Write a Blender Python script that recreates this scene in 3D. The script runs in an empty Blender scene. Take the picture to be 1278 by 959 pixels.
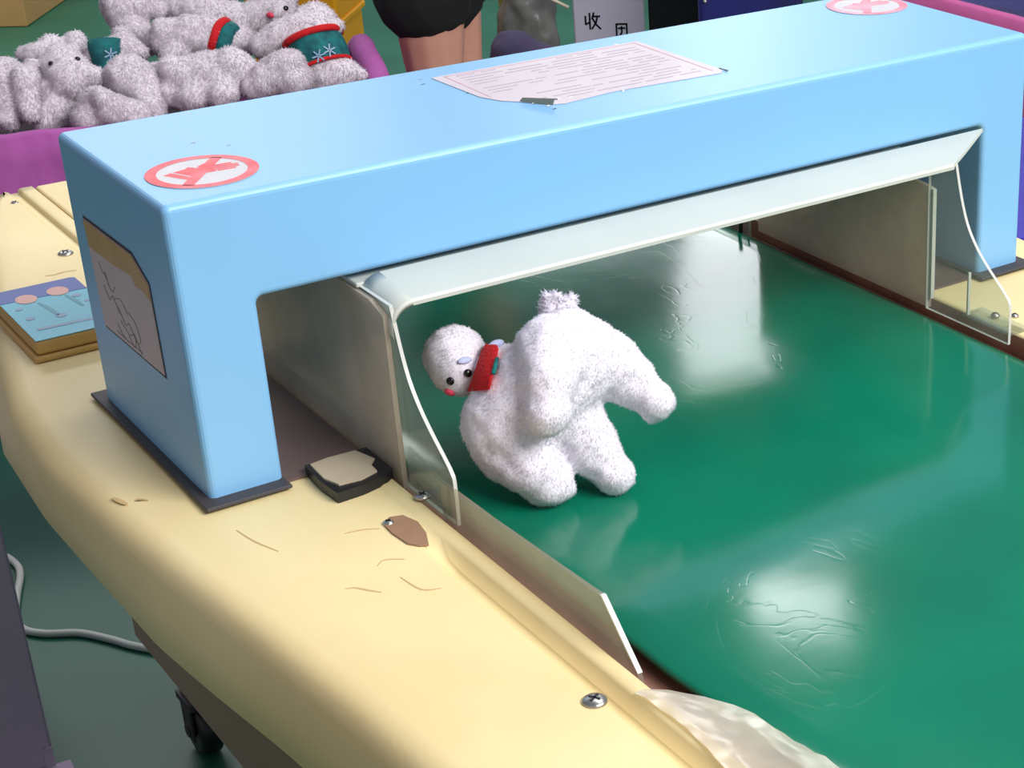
import bpy, bmesh, math, random, json
import numpy as np
from mathutils import Vector, Matrix, noise
random.seed(4); rng = np.random.default_rng(4)
S = bpy.context.scene; COL = S.collection

# ------------------------------------------------------------------ camera
cam_d = bpy.data.cameras.new('camera'); cam = bpy.data.objects.new('camera', cam_d); COL.objects.link(cam)
cam.location = (-0.3831, -1.2668, 0.6597); cam.rotation_euler = (1.1162, 0.0017, -0.6610)
cam_d.sensor_width = 36; cam_d.lens = 2264.76/1278*36
cam_d.shift_x = -392.45/1278; cam_d.shift_y = 69.39/1278
cam_d.clip_start = 0.05; S.camera = cam
# ------------------------------------------------------------------ world and light
w = bpy.data.worlds.new('world'); S.world = w; w.use_nodes = True
w.node_tree.nodes['Background'].inputs[0].default_value = (0.80, 0.88, 1.0, 1)
w.node_tree.nodes['Background'].inputs[1].default_value = 0.22
def area(name, loc, target, sx, sy, power, col=(1,1,1)):
    d = bpy.data.lights.new(name, 'AREA'); d.shape = 'RECTANGLE'; d.size = sx; d.size_y = sy; d.energy = power; d.color = col
    o = bpy.data.objects.new(name, d); COL.objects.link(o); o.location = loc
    o.rotation_euler = (Vector(target)-Vector(loc)).to_track_quat('-Z','Y').to_euler(); return o
area('window_light_front', (1.5,-3.0,2.7), (0.45,0,0), 3.0, 1.6, 232, (1.0,0.98,0.95))
area('window_light_back', (3.56,4.48,2.25), (0.3,-0.2,2.25), 0.34, 1.9, 9, (0.95,0.98,1.0))
area('ceiling_lamp', (2.68,2.81,2.4), (2.68,2.81,0), 0.30, 0.40, 4.2)
bpy.data.objects['ceiling_lamp'].rotation_euler = (0,0,-.64)
area('window_row_back', (2.6,5.6,1.62), (0.4,0.2,0.5), 4.6, 0.62, 24, (0.96,0.98,1.0))
area('rear_fill_light', (0.9,4.7,2.7), (0.9,4.7,0), 2.4, 1.2, 70)  # added fill to brighten the far floor, stands for no real lamp
area('ceiling_light', (1.6,0.6,2.5), (1.6,0.6,0), 1.4, 2.2, 34, (1,1,1))
vs = S.view_settings; vs.view_transform = 'Standard'; vs.look = 'None'; vs.gamma = 1; vs.exposure = 0.02; vs.use_curve_mapping = False

# ------------------------------------------------------------------ helpers
def lin(r,g,b):
    f = lambda c: (c/255/12.92) if c/255 <= .04045 else ((c/255+.055)/1.055)**2.4
    return (f(r),f(g),f(b),1)
def mat(name, rgb, rough=.5, var=.0, scale=8., rgb2=None, spec=.5, metal=0, bump=0, bscale=60., sheen=0, sss=0, coat=0):
    m = bpy.data.materials.new(name); m.use_nodes = True; nt = m.node_tree; N = nt.nodes; L = nt.links
    b = N['Principled BSDF']; b.inputs['Roughness'].default_value = rough; b.inputs['Metallic'].default_value = metal
    b.inputs['Specular IOR Level'].default_value = spec; b.inputs['Sheen Weight'].default_value = sheen; b.inputs['Coat Weight'].default_value = coat
    if sss: b.inputs['Subsurface Weight'].default_value = sss; b.inputs['Subsurface Radius'].default_value = (.01,.01,.01); b.inputs['Subsurface Scale'].default_value = .5
    c = lin(*rgb); tc = N.new('ShaderNodeTexCoord')
    n = N.new('ShaderNodeTexNoise'); n.inputs['Scale'].default_value = scale; n.inputs['Detail'].default_value = 5
    L.new(tc.outputs['Object'], n.inputs['Vector'])
    r = N.new('ShaderNodeValToRGB'); r.color_ramp.elements[0].position = .35; r.color_ramp.elements[1].position = .65
    c2 = lin(*rgb2) if rgb2 else tuple(x*(1-var) for x in c[:3])+(1,)
    r.color_ramp.elements[0].color = c2; r.color_ramp.elements[1].color = c
    L.new(n.outputs['Fac'], r.inputs['Fac']); L.new(r.outputs['Color'], b.inputs['Base Color'])
    if bump:
        n2 = N.new('ShaderNodeTexNoise'); n2.inputs['Scale'].default_value = bscale; n2.inputs['Detail'].default_value = 4
        L.new(tc.outputs['Object'], n2.inputs['Vector'])
        bp = N.new('ShaderNodeBump'); bp.inputs['Strength'].default_value = bump; bp.inputs['Distance'].default_value = .004
        L.new(n2.outputs['Fac'], bp.inputs['Height']); L.new(bp.outputs['Normal'], b.inputs['Normal'])
    return m
def clear_mat(name, tint, milk, milk_rgb, rough=.08, tl_=.55, gl_=.03):
    m = bpy.data.materials.new(name); m.use_nodes = True; nt = m.node_tree; N = nt.nodes; L = nt.links
    N.remove(N['Principled BSDF']); out = N['Material Output']
    tr = N.new('ShaderNodeBsdfTransparent'); tr.inputs[0].default_value = lin(*tint)
    df = N.new('ShaderNodeBsdfDiffuse'); df.inputs[0].default_value = lin(*milk_rgb)
    tl = N.new('ShaderNodeBsdfTranslucent'); tl.inputs[0].default_value = lin(*milk_rgb)
    ad = N.new('ShaderNodeMixShader'); ad.inputs[0].default_value = tl_
    L.new(df.outputs[0], ad.inputs[1]); L.new(tl.outputs[0], ad.inputs[2])
    gl = N.new('ShaderNodeBsdfGlossy'); gl.inputs['Roughness'].default_value = rough
    tc = N.new('ShaderNodeTexCoord'); n = N.new('ShaderNodeTexNoise'); n.inputs['Scale'].default_value = 14; n.inputs['Detail'].default_value = 5
    L.new(tc.outputs['Object'], n.inputs['Vector'])
    mr = N.new('ShaderNodeMapRange'); mr.inputs[1].default_value=.3; mr.inputs[2].default_value=.7
    mr.inputs[3].default_value = max(0,milk*.75); mr.inputs[4].default_value = min(1,milk*1.25)
    L.new(n.outputs['Fac'], mr.inputs[0])
    m1 = N.new('ShaderNodeMixShader'); L.new(mr.outputs[0], m1.inputs[0]); L.new(tr.outputs[0], m1.inputs[1]); L.new(ad.outputs[0], m1.inputs[2])
    lw = N.new('ShaderNodeLayerWeight'); lw.inputs[0].default_value = .5
    pw = N.new('ShaderNodeMath'); pw.operation = 'POWER'; pw.inputs[1].default_value = 5; L.new(lw.outputs['Facing'],pw.inputs[0])
    fr = N.new('ShaderNodeMath'); fr.operation = 'MULTIPLY_ADD'; fr.inputs[1].default_value = .6; fr.inputs[2].default_value = gl_; L.new(pw.outputs[0],fr.inputs[0])
    m2 = N.new('ShaderNodeMixShader'); L.new(fr.outputs[0], m2.inputs[0]); L.new(m1.outputs[0], m2.inputs[1]); L.new(gl.outputs[0], m2.inputs[2])
    L.new(m2.outputs[0], out.inputs[0]); return m

M = {}
M['blue'] = mat('blue_paint', (132,189,236), .36, .04, 3, spec=.5, bump=.015, bscale=140)
M['yellow'] = mat('cream_yellow_plastic', (240,221,169), .5, .08, 4, (232,209,154), bump=.05, bscale=150)
M['skirt'] = M['yellow']
M['brown'] = mat('brown_board', (158,112,94), .6, .2, 14, (126,84,70), bump=.2, bscale=90)
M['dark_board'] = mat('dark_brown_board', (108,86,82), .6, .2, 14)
M['dark_plate'] = mat('dark_grey_rubber', (66,62,66), .6, .15, 20)
M['apron'] = mat('brown_grey_panel', (136,118,100), .6, .15, 5)
M['belt'] = mat('green_belt', (6,120,92), .15, .12, 5, (4,106,82), spec=.5)
M['under'] = mat('belt_underside', (40,40,38), .7, .1)
M['floor'] = mat('green_floor_paint', (40,112,88), .45, .2, 2.5, (30,96,74))
M['wall'] = mat('shading_wall_grey', (176,164,168), .8)
def tips_mat(name, rgb):
    m = bpy.data.materials.new(name); m.use_nodes = True; nt = m.node_tree; N = nt.nodes; L = nt.links
    N.remove(N['Principled BSDF']); d = N.new('ShaderNodeBsdfDiffuse'); t = N.new('ShaderNodeBsdfTranslucent'); x = N.new('ShaderNodeMixShader')
    d.inputs[0].default_value = lin(*rgb); t.inputs[0].default_value = lin(*rgb); x.inputs[0].default_value = .5
    L.new(d.outputs[0],x.inputs[1]); L.new(t.outputs[0],x.inputs[2]); L.new(x.outputs[0],N['Material Output'].inputs[0]); return m
M['white_tips'] = tips_mat('white_fur_tips', (246,242,250)); M['pile_tips'] = tips_mat('pile_fur_tips_dimmed', (240,233,240))  # pile tips are dimmed along with the pile fur
M['white_fur'] = mat('white_plush_fur', (234,229,240), .95, .03, 30, spec=.1, sheen=.2, bump=.2, bscale=260)
M['pile_fur'] = mat('pile_plush_fur_dimmed', (226,218,227), .95, .05, 30, spec=.1, sheen=.25, bump=.15, bscale=200)  # same plush as white_fur, weaker light at the back put into its colour
M['black'] = mat('black_bead', (14,14,16), .2)
M['nose'] = mat('pink_stitching', (226,70,100), .7)
M['red'] = mat('red_knit', (214,10,24), .8, .2, 120, bump=.5, bscale=400)
M['teal'] = mat('teal_knit', (14,116,118), .8, .25, 60, (8,84,92), bump=.5, bscale=400)
M['pale_blue'] = mat('pale_blue_thread', (186,196,232), .8)
M['white_print'] = mat('white_print', (226,228,226), .6, .05)
M['sticker_red'] = mat('red_sticker_print', (226,66,80), .45, .12, 40, (236,112,122))
M['sticker_pink'] = mat('faded_red_print', (226,128,152), .4, .2, 40, (232,170,190))
M['sticker_white'] = mat('sticker_white', (206,206,214), .45, .06, 20)
M['paper'] = mat('paper_label', (206,196,208), .5, .07, 12, coat=.05)
M['paper_side'] = mat('taped_paper', (206,190,196), .45, .08, 12)
M['ink'] = mat('faded_ink', (172,160,178), .6, .1)
M['ink_dark'] = mat('dark_ink', (58,52,58), .6)
M['drawing_ink'] = mat('grey_drawing_ink', (120,116,110), .6)
M['ink_pink'] = mat('pink_border_ink', (196,150,160), .6)
M['tan_tape'] = mat('tan_tape', (200,160,102), .4, .12, 30)
M['grey_card'] = mat('grey_paper_back', (140,140,128), .7, .1)
M['pad_card'] = mat('torn_beige_card', (190,174,150), .8, .1, 30)
M['steel'] = mat('steel_screw', (190,186,182), .28, .1, metal=.9)
M['acrylic_edge'] = mat('acrylic_edge_gleam', (206,208,204), .3, .05)  # pale colour stands in for light gleaming along the acrylic edges
M['clear'] = clear_mat('clear_acrylic', (242,246,242), .12, (220,220,214))
M['guide'] = clear_mat('scuffed_acrylic', (236,232,222), .28, (226,212,196), .2)
M['frost'] = clear_mat('frosted_acrylic', (214,208,198), .8, (222,210,196), .35)
M['awning'] = mat('milky_white_acrylic', (202,207,200), .4, .06, 10)
M['tape'] = clear_mat('clear_packing_tape', (252,248,238), .55, (246,234,208), .22, .1, .22)
M['box_yellow'] = mat('ochre_plastic', (206,166,96), .5, .08)
M['cyan'] = mat('cyan_print', (96,186,210), .45, .05)
M['cyan_dark'] = mat('cyan_line_print', (58,146,168), .45)
M['royal'] = mat('royal_blue_print', (52,78,160), .45, .05)
M['peach'] = mat('peach_print', (222,168,158), .5, .1)
M['lilac_print'] = mat('lilac_print', (132,160,190), .5)
M['stain'] = mat('grime', (206,176,126), .8)
M['patch'] = mat('brown_tape', (160,124,98), .5, .12, 30)
M['pink_cloth'] = mat('pink_purple_cloth', (178,90,168), .85, .12, 6, (160,74,152), bump=.3, bscale=20)
M['pink_cloth2'] = mat('pink_cloth', (204,96,160), .85, .1, 6)
M['dark_cloth'] = mat('dark_lining', (72,60,66), .9, .2)
M['card'] = mat('brown_cardboard', (206,164,106), .7, .06)
M['crate'] = mat('yellow_crate_plastic', (236,166,12), .4, .06)
M['orange'] = mat('orange_plastic', (232,74,28), .4)
M['grey_carton'] = mat('pale_grey_carton', (176,172,190), .7, .05)
M['lilac_carton'] = mat('lilac_grey_carton', (196,180,206), .75, .06)
M['black_plastic'] = mat('black_plastic', (26,27,31), .4, .1)
M['navy'] = mat('navy_plastic', (34,36,112), .45, .3, 3, (26,28,70))
M['violet'] = mat('violet_blue_plastic', (66,56,168), .45, .1)
M['sack'] = mat('grey_plastic_wrap', (112,112,108), .35, .25, 9, (78,76,80), bump=.6, bscale=14)
M['plum'] = mat('plum_cloth', (78,56,84), .9, .2, 5, (56,52,84), bump=.4, bscale=12)
M['wood_rod'] = mat('pale_rod', (196,184,166), .5)
M['cord'] = mat('white_cord', (206,214,206), .6, .05)
M['skin'] = mat('skin', (206,150,130), .55, .05, sss=.1)
M['shorts'] = mat('black_cotton', (16,16,18), .9, .1, bump=.2)
M['hair'] = mat('black_hair', (18,15,14), .5)
M['shoe'] = mat('white_shoe', (210,208,204), .6)

def setp(o, label=None, cat=None, group=None, kind=None):
    if label: o['label'] = label
    if cat: o['category'] = cat
    if group: o['group'] = group
    if kind: o['kind'] = kind
    return o
def obj(name, me, m, parent=None):
    o = bpy.data.objects.new(name, me); COL.objects.link(o)
    ms = m if isinstance(m,(list,tuple)) else [m]
    if len(me.materials) == 0:
        for k in ms: me.materials.append(M[k])
    if parent: o.parent = parent; o.matrix_parent_inverse = Matrix.Translation(-parent.location)
    return o
def thing(name, label, cat, loc=(0,0,0), group=None):
    o = bpy.data.objects.new(name, None); COL.objects.link(o); o.location = loc; o.empty_display_size = .05
    return setp(o, label, cat, group)
def from_bm(name, bm, smooth=False):
    bmesh.ops.recalc_face_normals(bm, faces=bm.faces)
    me = bpy.data.meshes.new(name); bm.to_mesh(me); bm.free()
    if smooth: me.shade_smooth()
    return me
def bm_box(bm, x0,x1,y0,y1,z0,z1, bevel=0, seg=2, mtx=None):
    r = bmesh.ops.create_cube(bm, size=1); vs_ = r['verts']
    for v in vs_: v.co = Vector(((x0+x1)/2+v.co.x*(x1-x0), (y0+y1)/2+v.co.y*(y1-y0), (z0+z1)/2+v.co.z*(z1-z0)))
    if bevel:
        es = list({e for v in vs_ for e in v.link_edges})
        rr = bmesh.ops.bevel(bm, geom=es, offset=bevel, segments=seg, affect='EDGES', profile=.5); vs_ = list({v for f in rr['faces'] for v in f.verts} | {v for v in vs_ if v.is_valid})
    if mtx: bmesh.ops.transform(bm, matrix=mtx, verts=vs_)
def box(name, m, parent, dims, bevel=0, seg=2, smooth=False, mtx=None):
    bm = bmesh.new(); bm_box(bm, *dims, bevel=bevel, seg=seg, mtx=mtx); return obj(name, from_bm(name, bm, smooth), m, parent)
def prism_bm(bm, pts, off, flat=None):
    """pts: list of 3-D points of a planar outline, off: extrusion vector"""
    a = [bm.verts.new(p) for p in pts]; b = [bm.verts.new(Vector(p)+Vector(off)) for p in pts]; n = len(pts)
    bm.faces.new(a); bm.faces.new(b[::-1])
    for i in range(n):
        f = bm.faces.new((a[i],b[i],b[(i+1)%n],a[(i+1)%n])); f.material_index = 1 if flat else 0
def prism(name, m, parent, pts, off, edge=False, smooth=False):
    bm = bmesh.new(); prism_bm(bm, pts, off, edge); return obj(name, from_bm(name, bm, smooth), m, parent)
def tube_bm(bm, pts, r, n=10, cap=True):
    pts = [Vector(p) for p in pts]; rs = r if isinstance(r,(list,tuple)) else [r]*len(pts); rings = []
    t0 = (pts[1]-pts[0]).normalized(); up = Vector((0,0,1)) if abs(t0.z) < .9 else Vector((1,0,0)); x = t0.cross(up).normalized()
    for i,p in enumerate(pts):
        t = (pts[min(i+1,len(pts)-1)]-pts[max(i-1,0)]).normalized(); x = (x - t*x.dot(t)).normalized(); y = t.cross(x)
        rings.append([bm.verts.new(p+(x*math.cos(a)+y*math.sin(a))*rs[i]) for a in (2*math.pi*k/n for k in range(n))])
    for a,b in zip(rings[:-1],rings[1:]):
        for k in range(n): bm.faces.new((a[k],a[(k+1)%n],b[(k+1)%n],b[k]))
    if cap: bm.faces.new(rings[0][::-1]); bm.faces.new(rings[-1])
def tube(name, m, parent, pts, r, n=10):
    bm = bmesh.new(); tube_bm(bm, pts, r, n); return obj(name, from_bm(name, bm, True), m, parent)
def smooth_path(pts, k=6):
    P = [Vector(p) for p in pts]; P = [P[0]]+P+[P[-1]]; out = []
    for i in range(1,len(P)-2):
        for s in range(k):
            t = s/k; a,b,c,d = P[i-1],P[i],P[i+1],P[i+2]
            out.append(.5*((2*b)+(c-a)*t+(2*a-5*b+4*c-d)*t*t+(3*b-a-3*c+d)*t**3))
    return out+[P[-2]]
def disc_pts(cx,cy,r,n=48,a0=0,a1=2*math.pi):
    return [(cx+r*math.cos(a0+(a1-a0)*k/n), cy+r*math.sin(a0+(a1-a0)*k/n)) for k in range(n+(0 if abs(a1-a0-2*math.pi)<1e-6 else 1))]
def screw(parent, loc, r=.006, name='screw'):
    bm = bmesh.new(); prof = [(r,0),(r*.97,.0012),(r*.8,.0024),(r*.45,.0031),(0.0001,.0033)]
    rings = [[bm.verts.new((loc[0]+q*math.cos(a),loc[1]+q*math.sin(a),loc[2]+z)) for a in (2*math.pi*k/18 for k in range(18))] for q,z in prof]
    for a,b in zip(rings[:-1],rings[1:]):
        for k in range(18): bm.faces.new((a[k],a[(k+1)%18],b[(k+1)%18],b[k]))
    bm.faces.new(rings[0][::-1])
    o = obj(name, from_bm('screw',bm,True), 'steel', parent)
    s = bmesh.new(); mt = Matrix.Translation(Vector(loc)+Vector((0,0,.0030)))
    for a in (0.5, 0.5+math.pi/2): bm_box(s,-r*.5,r*.5,-r*.1,r*.1,0,.0006, mtx=mt@Matrix.Rotation(a,4,'Z'))
    return o, obj('cross_slot', from_bm('slot',s), 'black_plastic', o)

# blob: union of cone-spheres, voxel remeshed into one continuous surface
def blob(caps, voxel, smooth=4, amp=0, nscale=60, hairs=0, hl=.004):
    bm = bmesh.new()
    for c in caps:
        a, ra, b, rb = Vector(c[0:3]), c[3], Vector(c[4:7]), c[7]
        n = max(1, int((b-a).length/(max(min(ra,rb),.003)*.35))+1) if (b-a).length > 1e-6 else 1
        n = min(n, 24)
        for i in range(n+1 if n > 1 else 1):
            t = i/n if n > 1 else 0
            bmesh.ops.create_icosphere(bm, subdivisions=2, radius=ra+(rb-ra)*t, matrix=Matrix.Translation(a.lerp(b,t)))
    me = bpy.data.meshes.new('t'); bm.to_mesh(me); bm.free()
    o = bpy.data.objects.new('t', me); COL.objects.link(o)
    r = o.modifiers.new('r','REMESH'); r.mode = 'VOXEL'; r.voxel_size = voxel
    s = o.modifiers.new('s','SMOOTH'); s.iterations = smooth; s.factor = .5
    dg = bpy.context.evaluated_depsgraph_get(); out = bpy.data.meshes.new_from_object(o.evaluated_get(dg))
    bpy.data.objects.remove(o); bpy.data.meshes.remove(me)
    n = len(out.vertices); co = np.empty(n*3,np.float32); out.vertices.foreach_get('co',co); co = co.reshape(-1,3)
    nr = np.empty(n*3,np.float32); out.vertices.foreach_get('normal',nr); nr = nr.reshape(-1,3)
    if amp:
        d = np.array([noise.noise(Vector(map(float,c))*nscale)+.5*noise.noise(Vector(map(float,c))*nscale*2.3) for c in co])*amp
        co = co+nr*d[:,None]
    out.clear_geometry if False else None
    faces = [tuple(p.vertices) for p in out.polygons]
    if hairs:
        out.vertices.foreach_set('co',co.ravel().astype(np.float32)); out.update(); out.vertices.foreach_get('normal',nr.reshape(-1)) 
        tri = np.array([(f[0],f[1],f[2]) for f in faces]+[(f[0],f[2],f[3]) for f in faces if len(f)>3])
        ar = np.linalg.norm(np.cross(co[tri[:,1]]-co[tri[:,0]],co[tri[:,2]]-co[tri[:,0]]),axis=1)
        pick = tri[rng.choice(len(tri),hairs,p=ar/ar.sum())]; w_ = rng.dirichlet((1,1,1),hairs)
        p = (co[pick]*w_[:,:,None]).sum(1); nn = (nr[pick]*w_[:,:,None]).sum(1); nn /= np.linalg.norm(nn,axis=1)[:,None]+1e-9
        tg = rng.normal(0,.55,(hairs,3))+np.array([.2,-.1,-.6]); tg -= nn*(tg*nn).sum(1)[:,None]; tg /= np.linalg.norm(tg,axis=1)[:,None]+1e-9
        el = rng.uniform(.22,.62,(hairs,1)); dr = nn*el+tg*np.sqrt(1-el*el)
        sd = np.cross(dr,nn); sd /= np.linalg.norm(sd,axis=1)[:,None]+1e-9
        flip = (np.cross(sd,dr)*nn).sum(1) < 0; sd[flip] *= -1
        L_ = hl*rng.uniform(.6,1.2,(hairs,1)); wd = hl*.20
        hv = np.stack([p-sd*wd-nn*.0006,p+sd*wd-nn*.0006,p+dr*L_],1).reshape(-1,3)
        base = len(co); allv = np.vstack([co,hv]); faces += [(base+3*i,base+3*i+1,base+3*i+2) for i in range(hairs)]
        alln = np.vstack([nr,np.repeat(nn,3,0)])
        bpy.data.meshes.remove(out); out = bpy.data.meshes.new('plush'); out.from_pydata(allv.tolist(),[],faces); out.shade_smooth()
        out.polygons.foreach_set('material_index', [0]*(len(faces)-hairs)+[1]*hairs)
        out.normals_split_custom_set_from_vertices(alln.tolist()); return out
    bpy.data.meshes.remove(out); out = bpy.data.meshes.new('blob'); out.from_pydata(co.tolist(),[],faces); out.shade_smooth(); return out
def ball(name, m, parent, loc, r, scale=(1,1,1), nrm=None):
    bm = bmesh.new(); bmesh.ops.create_icosphere(bm, subdivisions=2, radius=r)
    q = Vector(nrm).to_track_quat('Z','Y').to_matrix().to_4x4() if nrm else Matrix()
    bmesh.ops.transform(bm, matrix=Matrix.Translation(loc)@q@Matrix.Diagonal((*scale,1)), verts=bm.verts)
    return obj(name, from_bm(name,bm,True), m, parent)

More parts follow.
